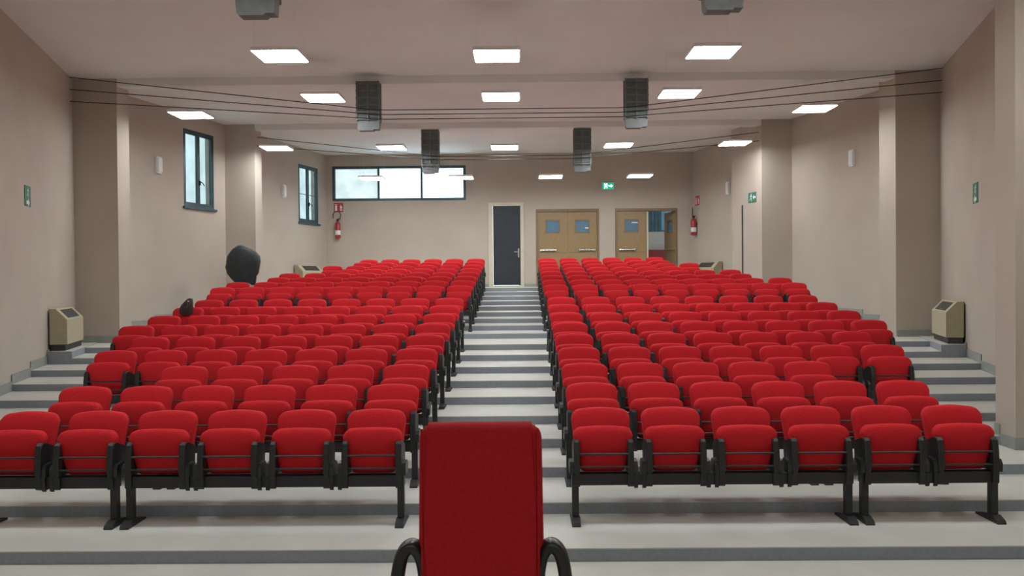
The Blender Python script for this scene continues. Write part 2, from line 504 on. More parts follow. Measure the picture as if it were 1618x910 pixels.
# wooden double doors
def leaf(root, w, H, hinge, open_deg, win=True, bar_on=True):
    """a leaf of width w hinged at u=hinge (w negative: extends to smaller u)"""
    e = bpy.data.objects.new('door_leaf', None); COL.objects.link(e); e.parent = root
    bm = bmesh.new()
    s = 1 if w > 0 else -1
    W = abs(w)
    wx0, wx1, wz0, wz1 = W*.27, W*.73, H-.60, H-.24
    def bx(a, b, c, d, y0=0.0, y1=0.045):
        x0, x1 = sorted((s*a, s*b)); box(bm, x0, x1, y0, y1, c, d)
    bx(0, wx0, .01, H); bx(wx1, W, .01, H); bx(wx0, wx1, .01, wz0); bx(wx0, wx1, wz1, H)
    bpy.data.objects.remove(e)
    o = obj('door_leaf', bm, M['wood'], root)
    o.location = (hinge, .03, 0); o.rotation_euler.z = math.radians(open_deg)
    bm = bmesh.new(); x0, x1 = sorted((s*wx0, s*wx1))
    frame_bars(bm, x0-.02, x1+.02, wz0-.02, wz1+.02, .035, -.008, .0)
    obj('vision_frame', bm, M['wooddark'], o)
    boxobj('vision_pane', (x0, x1, .018, .026, wz0, wz1), M['doorglass'], o)
    bm = bmesh.new(); x0, x1 = sorted((s*.04, s*(W-.04)))
    box(bm, x0, x1, -.004, 0, .98, 1.0)
    obj('groove_strip', bm, M['wooddark'], o)
    bm = bmesh.new()
    a, b = sorted((s*.06, s*(W*.62)))
    tube(bm, [(a, -.05, 1.06), (b, -.05, 1.06)], .02, 10); box(bm, a, a+.04, -.05, 0, 1.03, 1.09); box(bm, b-.04, b, -.05, 0, 1.03, 1.09)
    obj('push_bar', bm, M['steel'], o, smooth=True)
    return o, (wx0, wx1, wz0, wz1, s)
for n, DB, opening in ((2, DB2, 0), (3, DB3, -78)):
    r = door_root(n)
    u0, u1, z0, z1 = DB; H = z1-TOPZ
    bm = bmesh.new()
    box(bm, u0+.002, u0+.06, -.01, .16, 0, H-.002); box(bm, u1-.06, u1-.002, -.01, .16, 0, H-.002); box(bm, u0+.06, u1-.06, -.01, .16, H-.08, H-.002)
    obj('door_frame', bm, M['wooddark'], r)
    wl = (u1-u0-.12)/2-.004
    a, ra = leaf(r, wl, H-.085, u0+.062, 0)
    b, rb = leaf(r, -wl, H-.085, u1-.062, opening)
    x0 = ra[0]
    if n == 3:
        boxobj('paper_glint_strip', (ra[0]+.2, ra[1]-.01, .010, .0165, ra[3]-.10, ra[3]-.07), M['paper'], a)  # light reflected in the pane, put in as a white strip
        boxobj('door_stop_post', (wl+u0+.075, wl+u0+.125, .03, .11, 0, H-.085), M['jamb'], r)
    else:
        boxobj('paper_glint_strip', (-rb[1]+.28, -rb[0]-.01, .010, .0165, rb[2]+.11, rb[2]+.15), M['paper'], b)  # paper label on the pane

# lobby beyond the open leaf
lobx0, lobx1, loby = XL_B+DB2[0]-0.4, XL_B+DB3[1]+1.6, YB+3.2
bm = bmesh.new(); box(bm, lobx0, lobx1, YB+.22, loby, TOPZ-.2, TOPZ-.005); struct(obj('floor_lobby', bm, M['tread']))
bm = bmesh.new(); box(bm, lobx0, lobx1, YB+.22, loby, TOPZ+2.9, TOPZ+3.0); struct(obj('ceiling_lobby', bm, M['ceil']))
wx0, wx1 = P(1021, 350, loby).x-lobx0, P(1064, 350, loby).x-lobx0
wz0, wz1 = P(1040, 366, loby).z, P(1040, 318, loby).z
wall('wall_lobby', (lobx0, loby), (lobx1, loby), TOPZ-.2, TOPZ+3.0, [(wx0, wx1, wz0, wz1)], t=.15)
for xx, nm in ((lobx0, 'wall_lobby_left'), (lobx1, 'wall_lobby_right')):
    bm = bmesh.new(); box(bm, xx-.1 if xx == lobx0 else xx, xx if xx == lobx0 else xx+.1, YB+.22, loby+.15, TOPZ-.2, TOPZ+3.0); struct(obj(nm, bm, M['wall']))
root = bpy.data.objects.new('window_4', None); COL.objects.link(root); root.location = (lobx0, loby, 0); struct(root)
bm = bmesh.new(); frame_bars(bm, wx0+.002, wx1-.002, wz0+.002, wz1-.002, .05, .02, .08); obj('window_frame', bm, M['frame'], root)
M['lobbyglass'] = glass_mat('lobby_glass', (0.10, 0.17, 0.20))
boxobj('pane', (wx0+.05, wx1-.05, .05, .056, wz0+.05, wz1-.05), M['lobbyglass'], root)
ct = thing('curtain', 'dark teal pleated curtain at the lobby window seen through the open wooden door', 'curtain', (lobx0+wx0, loby-.035, wz0))
for k in range(4):
    w = (wx1-wx0)*.55/4
    bm = bmesh.new(); a = k*w
    pts = [(a+w*(j/8), -.02*math.sin(math.pi*j/8)) for j in range(9)]
    extrude_poly(bm, pts+[(x, y+.012) for x, y in reversed(pts)], 'z', 0.0, wz1-wz0-.02)
    obj('curtain_fold', bm, M['curtain'], ct)
bm = bmesh.new(); tube(bm, [(-.1, 0, wz1-wz0-.01), (wx1-wx0+.1, 0, wz1-wz0-.01)], .012, 6); obj('curtain_rail', bm, M['black'], ct)
sx = P(1038, 395, YB+2.3).x
so = thing('sofa', 'red upholstered sofa standing in the lobby beyond the open door', 'sofa', (sx, YB+2.35, TOPZ-.005))
bm = bmesh.new(); box(bm, -.75, .75, -.3, .35, .12, .46); obj('seat', bm, M['sofared'], so)
bm = bmesh.new(); extrude_poly(bm, [(.22, .42), (.40, .42), (.46, 1.12), (.34, 1.14)], 'x', -.75, .75); obj('backrest', bm, M['sofared'], so)
for s in (-1, 1):
    bm = bmesh.new(); box(bm, s*.75 if s > 0 else -.90, .90 if s > 0 else -.75, -.32, .42, .10, .66); obj('armrest', bm, M['sofared'], so)
    for yy in (-.25, .3):
        boxobj('leg', (s*.8-.03, s*.8+.03, yy-.03, yy+.03, 0, .12), M['wooddark'], so)
ll = thing('lobby_lamp', 'square lamp on the lobby ceiling beyond the open wooden door', 'lamp', (sx-.6, YB+1.5, TOPZ+2.9))
boxobj('housing', (-.3, .3, -.3, .3, -.05, 0), M['white'], ll)
boxobj('diffuser', (-.28, .28, -.28, .28, -.056, -.05), mat('lobby_diffuser', (.9, .9, .9), .5, emit=(1, .97, .9, 3.0), var=.01), ll)

# ------------------------------------------------------------------ auditorium seats
SEAT_Y = 0.0
def seat_proto():
    root = thing('theatre_seat', '', 'seat', (0, 0, 0))
    # backrest cushion
    def bend_back(x, z):
        return 0.11+0.26*(z-0.36)*0.95+ -0.05*(x/0.24)**2*0.35
    bm = bmesh.new()
    pts = [(x, z+0.40) for x, z in outline(0.238, 0.205, 0.465, 0.075, 0.05, arch=0.012)]
    pad(bm, pts, -0.045, 0.035, 0.020, bend_back)
    obj('backrest', bm, M['red'], root, smooth=True)
    bm = bmesh.new()
    pts = [(x, z+0.396) for x, z in outline(0.226, 0.195, 0.449, 0.07, 0.05, arch=0.010)]
    pad(bm, pts, 0.036, 0.058, 0.006, bend_back)
    obj('backrest_shell', bm, M['plastic'], root, smooth=True)
    # tipped-up seat
    def bend_seat(x, z):
        t = (z-0.395)/0.36
        return 0.062-0.035*t-0.022*math.sin(math.pi*min(max(t, 0), 1))
    bm = bmesh.new()
    pts = [(x, z+0.395) for x, z in outline(0.236, 0.178, 0.358, 0.07, 0.04, arch=0.008)]
    pad(bm, pts, -0.05, 0.04, 0.020, bend_seat)
    obj('seat_cushion', bm, M['red'], root, smooth=True)
    # rods across the underside
    for z, y in ((0.555, -0.062), (0.455, -0.062)):
        bm = bmesh.new()
        tube(bm, [(-0.222, y, z), (0.222, y, z)], 0.0085, 6)
        obj('rod', bm, M['black'], root)
    # side brackets
    for s in (-1, 1):
        bm = bmesh.new()
        prof = [(-0.068, 0.3945), (0.09, 0.3945), (0.15, 0.44), (0.17, 0.60), (0.12, 0.62), (0.02, 0.655), (-0.03, 0.665), (-0.058, 0.645), (-0.075, 0.56), (-0.073, 0.44)]
        a, b = sorted((s*0.188, s*0.236))
        extrude_poly(bm, prof, 'x', a, b)
        bmesh.ops.bevel(bm, geom=[e for e in bm.edges if abs(e.verts[0].co.x-e.verts[1].co.x) < 1e-6], offset=0.008, segments=1, affect='EDGES')
        obj('bracket', bm, M['black'], root)
        bm = bmesh.new()
        a, b = sorted((s*0.236, s*0.268))
        extrude_poly(bm, [(-0.060, 0.3945), (0.08, 0.3945), (0.10, 0.46), (0.05, 0.50), (-0.04, 0.49), (-0.062, 0.46)], 'x', a, b)
        obj('hinge_cover', bm, M['plastic'], root)
    return root
ORD = ['', 'first', 'second', 'third', 'fourth', 'fifth', 'sixth', 'seventh', 'eighth', 'ninth', 'tenth', 'eleventh', 'twelfth', 'thirteenth', 'fourteenth', 'fifteenth', 'sixteenth', 'seventeenth']
COUNTS = [6, 6, 5, 7, 7, 8, 8, 8, 8, 0, 9, 9, 8, 8, 6, 7, 6, 6]
GROUPS = {5: [5], 6: [4, 2], 7: [4, 3], 8: [4, 4], 9: [4, 5]}
PITCH = 0.57
proto = seat_proto()
used = False
def bench(x0, n, side, y, z, label, group):
    """beam with legs under n seats; x0 = first seat centre, going outwards"""
    b = thing('bench_frame', label, 'seat frame', (x0, y, z), 0, group)
    xe = side*(n-1)*PITCH
    lo, hi = min(0, xe)-0.25, max(0, xe)+0.25
    boxobj('rail', (lo, hi, -0.045, 0.045, 0.305, 0.392), M['black'], b)
    for lx in (lo+0.028, hi-0.028):
        bm = bmesh.new()
        box(bm, lx-0.026, lx+0.026, -0.03, 0.03, 0.03, 0.306)
        obj('leg', bm, M['black'], b)
        bm = bmesh.new()
        extrude_poly(bm, [(-0.13, 0), (0.19, 0), (0.19, 0.014), (0.06, 0.045), (-0.05, 0.055), (-0.115, 0.030), (-0.13, 0.012)], 'x', lx-0.034, lx+0.034)
        obj('foot', bm, M['black'], b)
    for k in range(n):
        for s in (-1, 1):
            for (a, c, dz) in ((0.188, 0.236, 0.012), (0.238, 0.268, 0.0)):
                xa, xb = sorted((side*k*PITCH+s*a, side*k*PITCH+s*c))
                if dz == 0.0 and ((k == 0 and s == -side) or (k == n-1 and s == side)):
                    continue
                bm = bmesh.new()
                extrude_poly(bm, [(-0.056, 0.288+dz), (-0.0455, 0.282+dz), (-0.0455, 0.3935), (-0.066, 0.3935), (-0.062, 0.31)], 'x', xa, xb)
                obj('clamp', bm, M['black'], b)
    return b
for r, cnt in enumerate(COUNTS, 1):
    if not cnt:
        continue
    rn = r if r < 10 else r-1
    y = riser_y(r-1)+0.64+(0.0 if r != 10 else GAP)
    z = RIS*r
    for side, nm in ((-1, 'left'), (1, 'right')):
        x0 = (-1.172+0.0023*(y-6.6)) if side < 0 else (0.655+0.0062*(y-6.6))
        k0 = 0
        for gi, gn in enumerate(GROUPS[cnt]):
            pos = 'aisle end of' if gi == 0 else 'wall end of'
            bench(x0+side*k0*PITCH, gn, side, y, z, 'black steel rail on two legs under the %s the %s row, %s block' % (pos, ORD[rn], nm), 'bench frames of the %s block' % nm)
            for k in range(k0, k0+gn):
                if not used:
                    s = proto; used = True
                else:
                    s = copy_tree(proto)
                s.location = (x0+side*k*PITCH, y, z)
                where = 'nearest the aisle' if k == 0 else ('at the wall end' if k == cnt-1 else '%s from the aisle' % ORD[k+1])
                s['label'] = 'red folding seat of the %s row, %s, %s block' % (ORD[rn], where, nm)
                s['category'] = 'seat'
                s['group'] = 'red folding seats of the %s block' % nm
            k0 += gn

# ------------------------------------------------------------------ chair in front of the camera
cy = 3.22
cxx = P(757.5, 700, cy).x
ch = thing('executive_chair', 'dark red high-backed armchair seen from behind, in front at the centre', 'chair', (cxx, cy, STZ))
ztop = P(757, 672, cy).z-STZ
def lean(x, z):
    return -0.10*(ztop-z)*0.0+0.0
bm = bmesh.new()
pts = [(x, z+0.44) for x, z in outline(0.243, 0.250, ztop-0.44-0.022, 0.045, 0.04, arch=0.0)]
pad(bm, pts, 0.035, 0.13, 0.022, lambda x, z: 0.02*(x/.25)**2)
obj('backrest_cushion', bm, M['maroon'], ch, smooth=True)
# rear panel rolling over the top
bm = bmesh.new()
prof = [(0.0, 0.46), (-0.004, 0.7), (-0.004, ztop-0.06), (0.002, ztop-0.028), (0.018, ztop-0.009), (0.045, ztop-0.001), (0.085, ztop), (0.12, ztop-0.012), (0.142, ztop-0.035), (0.148, ztop-0.07), (0.13, ztop-0.08), (0.05, ztop-0.05), (0.04, 0.46)]
extrude_poly(bm, prof, 'x', -0.217, 0.217)
bmesh.ops.bevel(bm, geom=[e for e in bm.edges if abs(e.verts[0].co.x-e.verts[1].co.x) < 1e-6], offset=0.014, segments=3, affect='EDGES')
obj('rear_panel', bm, M['maroon'], ch, smooth=True)
for s in (-1, 1):
    bm = bmesh.new()
    tube(bm, [(s*.225, .012, .48), (s*.225, .008, .8), (s*.225, .010, ztop-.06), (s*.226, .03, ztop-.02)], .006, 6)
    obj('piping', bm, M['maroon'], ch, smooth=True)
    # arm: broad band looping out and down beside the back
    bm = bmesh.new()
    key = [(.222, .10, .44), (.228, .10, .54), (.246, .095, .612), (.279, .09, .640), (.312, .085, .612), (.330, .075, .54), (.334, .07, .46), (.325, .09, .39), (.27, .15, .365), (.18, .2, .36)]
    KV = [Vector((s*x, y, z-.018)) for x, y, z in key]
    path = []
    for i in range(len(KV)-1):
        p0, p1, p2, p3 = KV[max(i-1, 0)], KV[i], KV[i+1], KV[min(i+2, len(KV)-1)]
        for q in range(5):
            t = q/5
            path.append(.5*((2*p1)+(p2-p0)*t+(2*p0-5*p1+4*p2-p3)*t*t+(3*p1-p0-3*p2+p3)*t*t*t))
    path.append(KV[-1])
    rings = []
    PV = [Vector(p) for p in path]
    for i, p in enumerate(PV):
        d = (PV[min(i+1, len(PV)-1)]-PV[max(i-1, 0)]).normalized()
        w = Vector((0, 1, 0)); w = (w-d*w.dot(d)).normalized(); t = d.cross(w)
        ww = 0.045; tt = 0.027
        rings.append([bm.verts.new(p+w*(ww*math.copysign(abs(math.cos(a))**.6, math.cos(a)))+t*(tt*math.copysign(abs(math.sin(a))**.6, math.sin(a)))) for a in [2*math.pi*j/14+.1 for j in range(14)]])
    for a, b in zip(rings, rings[1:]):
        for j in range(14):
            bm.faces.new((a[j], a[(j+1) % 14], b[(j+1) % 14], b[j]))
    bm.faces.new(rings[0][::-1]); bm.faces.new(rings[-1])
    obj('armrest', bm, M['plastic'], ch, smooth=True)
bm = bmesh.new()
pts = outline(0.25, 0.24, 0.48, 0.07, 0.04)
extr = [(x, y+.12) for x, y in pts]
extrude_poly(bm, extr, 'z', 0.38, 0.49)
bmesh.ops.bevel(bm, geom=[e for e in bm.edges if abs(e.verts[0].co.z-e.verts[1].co.z) < 1e-6], offset=0.02, segments=2, affect='EDGES')
obj('seat', bm, M['maroon'], ch, smooth=True)
bm = bmesh.new(); lathe(bm, [(.03, .07), (.03, .22), (.024, .22), (.024, .375), (.09, .378), (.09, .385)], 16, (0, .34, 0)); obj('gas_column', bm, M['plastic'], ch, smooth=True)
for k in range(5):
    a = 2*math.pi*k/5+.3
    bm = bmesh.new(); tube(bm, [(0, .34, .10), (.16*math.cos(a), .34+.16*math.sin(a), .09), (.29*math.cos(a), .34+.29*math.sin(a), .065)], [.03, .024, .018], 8)
    lg = obj('base_leg', bm, M['plastic'], ch, smooth=True)
    bm = bmesh.new(); c = Vector((.29*math.cos(a), .34+.29*math.sin(a), .028)); d = Vector((-math.sin(a), math.cos(a), 0))
    tube(bm, [c-d*.022, c+d*.022], .028, 12); obj('caster', bm, M['plastic'], lg, smooth=True)

# ------------------------------------------------------------------ hanging lights
def light_proto(lz):
    r = thing('ceiling_light', '', 'light', (0, 0, 0))
    boxobj('housing', (-.31, .31, -.31, .31, .004, .05), M['white'], r)
    boxobj('diffuser', (-.295, .295, -.295, .295, -.004, .004), M['lit'], r)
    for sx_ in (-1, 1):
        for sy_ in (-1, 1):
            bm = bmesh.new(); tube(bm, [(sx_*.27, sy_*.27, .05), (sx_*.27, sy_*.27, CEIL-lz)], .0012, 4); obj('suspension_wire', bm, M['ceil'], r)
    return r
LZ = CAMZ+3.0
lp = light_proto(LZ); first = True
def light(px, py, label, d=None):
    global first
    v = ray(px, py)
    if d is None:
        p = CO+v*((LZ-CAMZ)/v.z)
    else:
        p = CO+v*(d/v.y); p.z = LZ
    o = lp if first else copy_tree(lp)
    first = False
    o.location = (p.x, p.y, LZ)
    tag(o, label, 'light', 'square hanging lights of the hall')
    return o
for x, y, l in ((443, 89.5, 'left'), (785, 89, 'middle'), (1126, 83.5, 'right')):
    light(x, y, 'lit square panel hanging under the ceiling, %s one of the three in the nearest row' % l)
for x, y, l in ((511, 155.5, 'left'), (791.5, 153.5, 'middle'), (1073, 149, 'right')):
    light(x, y, 'lit square panel hanging under the ceiling, %s one of three in the second row' % l)
light(302, 180.5, 'lit square panel hanging by the left wall, above the tall side window', 15.1)
light(1287, 170, 'lit square panel hanging by the right wall, in front of the pilaster', 15.1)
for x, y, l in ((437, 234.5, 'leftmost'), (619, 234, 'second from the left'), (797.5, 233.5, 'middle'), (977, 230, 'fourth from the left'), (1161, 227, 'rightmost')):
    light(x, y, 'lit square panel of the row of five, %s one' % l)
FD = 22.0
FZ = P(809, 280.5, FD).z
fp = light_proto(FZ)
for x, y, l in ((588, 282.5, 'by the left end of the back window'), (729, 282, 'by the right end of the back window'), (870, 280, 'above the closed wooden double door'), (1011, 277, 'right of the green exit sign')):
    p = P(x, y, FD)
    o = fp if x == 588 else copy_tree(fp)
    o.location = (p.x, p.y, FZ)
    tag(o, 'lit square panel of the farthest row, %s' % l, 'light', 'square hanging lights of the hall')
# unseen row added above the front seats to brighten the front rows
for x, l in ((-5.2, 'leftmost'), (-2.8, 'second from left'), (-.3, 'middle'), (2.2, 'second from right'), (4.6, 'rightmost')):
    o = copy_tree(lp); o.location = (x, 6.4, LZ)
    tag(o, 'unseen square panel added to brighten the front seats, %s one' % l, 'light', 'square hanging lights of the hall')

for x, l in ((-1.7, 'left'), (1.2, 'right')):  # unseen pair added over the stage to lift the dark chair back
    o = copy_tree(lp); o.location = (x, -1.8, LZ)
    tag(o, 'unseen square panel added over the stage to brighten the chair, %s one' % l, 'light', 'square hanging lights of the hall')

# ------------------------------------------------------------------ trussed tie cables
def truss(y, xs, hbot, ncab, wallh, flath, label):
    t = thing('tie_truss', label, 'truss', (CX, y, CEIL))
    zb = CAMZ+hbot-CEIL
    topz = -.14
    for s in (-1, 1):
        xc = s*xs
        e = boxobj('lattice_strut', (xc-.19, xc+.19, -.10, .10, zb+.22, topz), M['strut'], t)
        bm = bmesh.new()
        for dx in (-.205, -.012, .181):
            box(bm, xc+dx, xc+dx+.024, -.125, -.101, zb+.16, topz)
            box(bm, xc+dx, xc+dx+.024, .101, .125, zb+.16, topz)
        obj('strut_bar', bm, M['strutlight'], e)
        n = 6
        for k in range(n):
            zz = zb+.18+(topz-zb-.24)*k/(n-1)
            boxobj('strut_slat', (xc-.21, xc+.21, -.13, -.126, zz, zz+.022), M['strutlight'], e)
        bm = bmesh.new(); extrude_poly(bm, [(xc-.20, zb+.22), (xc+.20, zb+.22), (xc+.185, zb+.02), (xc+.10, zb+.02), (xc+.08, zb), (xc-.165, zb), (xc-.185, zb+.03)], 'y', -.08, .08)
        obj('strut_foot', bm, M['strutlight'], e)
    for k in range(ncab):
        f = k/max(1, ncab-1)
        hw = wallh[0]+(wallh[1]-wallh[0])*f+CAMZ-CEIL
        hf = flath[0]+(flath[1]-flath[0])*f+CAMZ-CEIL
        bm = bmesh.new()
        xl, xr = XL(y+.01)-CX, XR(y+.01)-CX
        yy = -.145
        tube(bm, [(xl+.06, yy, hw), (-xs, yy, hf+.02), (-xs+.3, yy, hf), (xs-.3, yy, hf), (xs, yy, hf+.02), (xr-.06, yy, hw)], .0075, 6)
        obj('tie_cable', bm, M['cable'], t)
    return t
truss(YW-.10, 2.36, 2.63, 3, (3.60, 3.18), (2.97, 2.81), 'trussed dark tie cables with two lattice struts under the ceiling, middle of three')
truss(YP2+.25, 1.78, 2.48, 2, (3.42, 3.20), (2.86, 2.78), 'trussed dark tie cables with two lattice struts, farthest, before the back window')
truss(YP0-.02, 2.31, 2.62, 3, (3.60, 3.18), (2.97, 2.85), 'trussed dark tie cables with two lattice struts, nearest, at the top edge')

# ------------------------------------------------------------------ fan convectors
def convector(f, side, y, L, z, label, dep=0.28, h=0.66):
    """stands against a side wall; local x runs into the room, local y along the wall (away from the stage)"""
    ang = math.atan2(f(y+L)-f(y), L)          # angle of the wall from +Y
    x = f(y)
    root = thing('fan_convector', label, 'heater', (x, y, z), -ang, 'cream fan convectors along the side walls')
    s = -side
    def prof_body():
        return [(s*.03, .10), (s*dep, .10), (s*dep, h-.17), (s*(dep-.16), h), (s*.03, h)]
    bm = bmesh.new(); extrude_poly(bm, prof_body(), 'y', .012, L-.012); obj('casing', bm, M['cream'], root)
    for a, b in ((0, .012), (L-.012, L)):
        bm = bmesh.new(); extrude_poly(bm, prof_body(), 'y', a, b); obj('side_panel', bm, M['creamshade'], root)
    bm = bmesh.new(); x0, x1 = sorted((s*.04, s*(dep-.03))); box(bm, x0, x1, .02, L-.02, 0.0, .10); obj('plinth', bm, M['plinth'], root)
    # sloping grille
    p0 = Vector((s*(dep-.02), 0, h-.148)); p1 = Vector((s*(dep-.14), 0, h-.021))
    nrm = Vector((s*.17, 0, .16)).normalized()
    bm = bmesh.new()
    q = [p0+nrm*.0, p1+nrm*.0, p1+nrm*.004, p0+nrm*.004]
    extrude_poly(bm, [(v.x, v.z) for v in q], 'y', L*.16, L*.84)
    g = obj('outlet_grille', bm, M['grille'], root)
    for k in range(7):
        c = p0+(p1-p0)*((k+.5)/7)+nrm*.005
        bm = bmesh.new(); box(bm, c.x-.005, c.x+.005, L*.17, L*.83, c.z-.003, c.z+.005); obj('grille_bar', bm, M['plinth'], g)
    return root
zb = RIS*10+0.012
convector(XL, -1, 13.06, 1.15, zb, 'cream fan convector on the raised block by the left pilaster')
convector(XR, 1, 13.06, 1.15, zb, 'cream fan convector on the raised block by the right pilaster')
convector(XL, -1, 22.4, 1.2, TOPZ, 'cream fan convector in the far left corner, half hidden by seats')
convector(XR, 1, 22.6, 1.2, TOPZ, 'cream fan convector in the far right corner, half hidden by seats')

# ------------------------------------------------------------------ extinguishers and signs
def extinguisher(loc, rz, label):
    """local -y faces the room, wall plane at y=0"""
    e = thing('fire_extinguisher', label, 'fire extinguisher', loc, rz, 'fire extinguishers at the back of the hall')
    bm = bmesh.new(); lathe(bm, [(.03, 0), (.075, .01), (.078, .03), (.078, .40), (.065, .455), (.03, .48), (.024, .50)], 18, (0, -.10, 0)); b = obj('cylinder', bm, M['extred'], e, smooth=True)
    bm = bmesh.new(); lathe(bm, [(.0795, 0), (.0795, .13)], 18, (0, -.10, .10)); obj('label', bm, M['paper'], b, smooth=True)
    bm = bmesh.new(); box(bm, -.03, .03, -.125, -.075, .50, .545); box(bm, -.02, .09, -.115, -.085, .545, .565); obj('valve', bm, M['black'], e)
    bm = bmesh.new()
    tube(bm, [(.125*math.cos(a)-.02, -.12-.06*math.cos(a), .66+.13*math.sin(a)) for a in [math.radians(-70+d) for d in range(0, 300, 20)]], .013, 6)
    obj('hose', bm, M['black'], e, smooth=True)
    boxobj('wall_bracket', (-.03, .03, -.03, -.002, .30, .36), M['black'], e)
    return e
def flat(bm, pts, y0, y1):
    extrude_poly(bm, pts, 'y', y0, y1)
def disc(cx, cz, r, n=10):
    return [(cx+r*math.cos(2*math.pi*k/n), cz+r*math.sin(2*math.pi*k/n)) for k in range(n)]
def runner(bm, cx, cz, s, y0, y1):
    """running figure, height about s"""
    flat(bm, disc(cx+.10*s, cz+.42*s, .085*s), y0, y1)
    flat(bm, [(cx-.07*s, cz-.02*s), (cx+.08*s, cz-.02*s), (cx+.14*s, cz+.30*s), (cx-.02*s, cz+.32*s)], y0, y1)
    flat(bm, [(cx+.10*s, cz+.28*s), (cx+.30*s, cz+.10*s), (cx+.34*s, cz+.15*s), (cx+.14*s, cz+.34*s)], y0, y1)
    flat(bm, [(cx-.02*s, cz+.32*s), (cx-.25*s, cz+.16*s), (cx-.22*s, cz+.10*s), (cx+.0*s, cz+.24*s)], y0, y1)
    flat(bm, [(cx, cz), (cx+.09*s, cz), (cx+.24*s, cz-.22*s), (cx+.20*s, cz-.48*s), (cx+.12*s, cz-.48*s), (cx+.14*s, cz-.22*s)], y0, y1)
    flat(bm, [(cx-.07*s, cz), (cx+.02*s, cz), (cx-.12*s, cz-.26*s), (cx-.32*s, cz-.36*s), (cx-.34*s, cz-.28*s), (cx-.18*s, cz-.20*s)], y0, y1)
def arrow(bm, cx, cz, s, y0, y1, right=True):
    k = 1 if right else -1
    flat(bm, [(cx+k*.5*s, cz), (cx+k*.05*s, cz+.42*s), (cx+k*.05*s, cz+.15*s), (cx-k*.45*s, cz+.15*s), (cx-k*.45*s, cz-.15*s), (cx+k*.05*s, cz-.15*s), (cx+k*.05*s, cz-.42*s)], y0, y1)
def green_sign(loc, rz, w, h, label, right=True, tall=True):
    g = thing('escape_sign', label, 'sign', loc, rz, 'green escape route signs on the side walls')
    boxobj('plate', (-w/2, w/2, -.008, -.002, -h/2, h/2), M['signgreen'], g)
    bm = bmesh.new()
    if tall:
        runner(bm, 0, h*.18, h*.5, -.0105, -.0085); obj('running_figure', bm, M['paper'], g)
        bm = bmesh.new(); arrow(bm, 0, -h*.30, w*.55, -.0105, -.0085, right); obj('arrow', bm, M['paper'], g)
    else:
        runner(bm, -w*.16, 0, h*.75, -.0105, -.0085); obj('running_figure', bm, M['paper'], g)
        bm = bmesh.new(); arrow(bm, w*.26, 0, w*.38, -.0105, -.0085, right); obj('arrow', bm, M['paper'], g)
    return g
def fire_sign(loc, rz, w, h, label):
    g = thing('fire_sign', label, 'sign', loc, rz, 'red extinguisher signs')
    boxobj('plate', (-w/2, w/2, -.008, -.002, -h/2, h/2), M['signred'], g)
    bm = bmesh.new()
    # pictogram of an extinguisher on the left half, flames and lines on the right half
    a = -w*.25
    flat(bm, [(a-.12*w, -h*.38), (a+.10*w, -h*.38), (a+.10*w, h*.12), (a+.04*w, h*.22), (a-.06*w, h*.22), (a-.12*w, h*.12)], -.0105, -.0085)
    flat(bm, [(a-.16*w, h*.26), (a+.14*w, h*.26), (a+.14*w, h*.34), (a-.16*w, h*.34)], -.0105, -.0085)
    obj('pictogram', bm, M['paper'], g)
    bm = bmesh.new(); b = w*.27
    flat(bm, [(b-.12*w, -h*.05), (b-.05*w, -h*.12), (b+.06*w, -h*.12), (b+.13*w, 0), (b+.07*w, h*.20), (b+.02*w, h*.10), (b-.02*w, h*.36), (b-.10*w, h*.14)], -.0105, -.0085)
    for zz in (-.22, -.34):
        flat(bm, [(b-.14*w, h*zz), (b+.14*w, h*zz), (b+.14*w, h*(zz+.06)), (b-.14*w, h*(zz+.06))], -.0105, -.0085)
    obj('flame_mark', bm, M['paper'], g)
    return g
RZ_LF = math.atan2(LF1[1]-LF0[1], LF1[0]-LF0[0])            # local +x runs along the wall, local -y into the room
RZ_LN = math.atan2(YW-Y0, XL_W-XL(Y0))
RZ_RF = math.atan2(RF0[1]-RF1[1], RF0[0]-RF1[0])
RZ_RN = math.atan2(Y0-YW, XR(Y0)-XR_W)
p = P(535, 374, YB)
extinguisher((p.x, YB-.001, P(535, 377, YB).z), 0, 'red fire extinguisher on the back wall below the left end of the window')
p = P(535, 328, YB); fire_sign((p.x, YB, p.z), 0, .27, .27, 'small red extinguisher sign on the back wall, under the window corner')
p = hit(1101, 372, RF0, RF1)
extinguisher((p.x, p.y, p.z), RZ_RF, 'red fire extinguisher on the right wall beside the open wooden door')
p = hit(1102, 317, RF0, RF1); fire_sign((p.x, p.y, p.z), RZ_RF, .27, .27, 'small red extinguisher sign on the right wall, above its extinguisher')
p = hit(43, 310, (XL(Y0), Y0), LF0)
green_sign((p.x, p.y, p.z), RZ_LN, .30, .30, 'green escape sign on the near left wall, above the fan convector')
p = hit(1542, 305, RF0, (XR(Y0), Y0))
green_sign((p.x, p.y, p.z), RZ_RN, .30, .30, 'green escape sign on the near right wall, beside the protruding pilaster', False)
p = hit(1189, 312, (XR(YP2)-.70, YP2), (XR(YP2+1.35)-.70, YP2+1.35))
green_sign((p.x, p.y, p.z), RZ_RF, .36, .24, 'green escape sign on the far right pilaster side, above the seats', False, tall=False)
p = hit(406, 312, LF0, LF1)
green_sign((p.x, p.y, p.z), RZ_LF, .36, .25, 'green escape sign on the left wall between pilaster and far side window', True, tall=False)
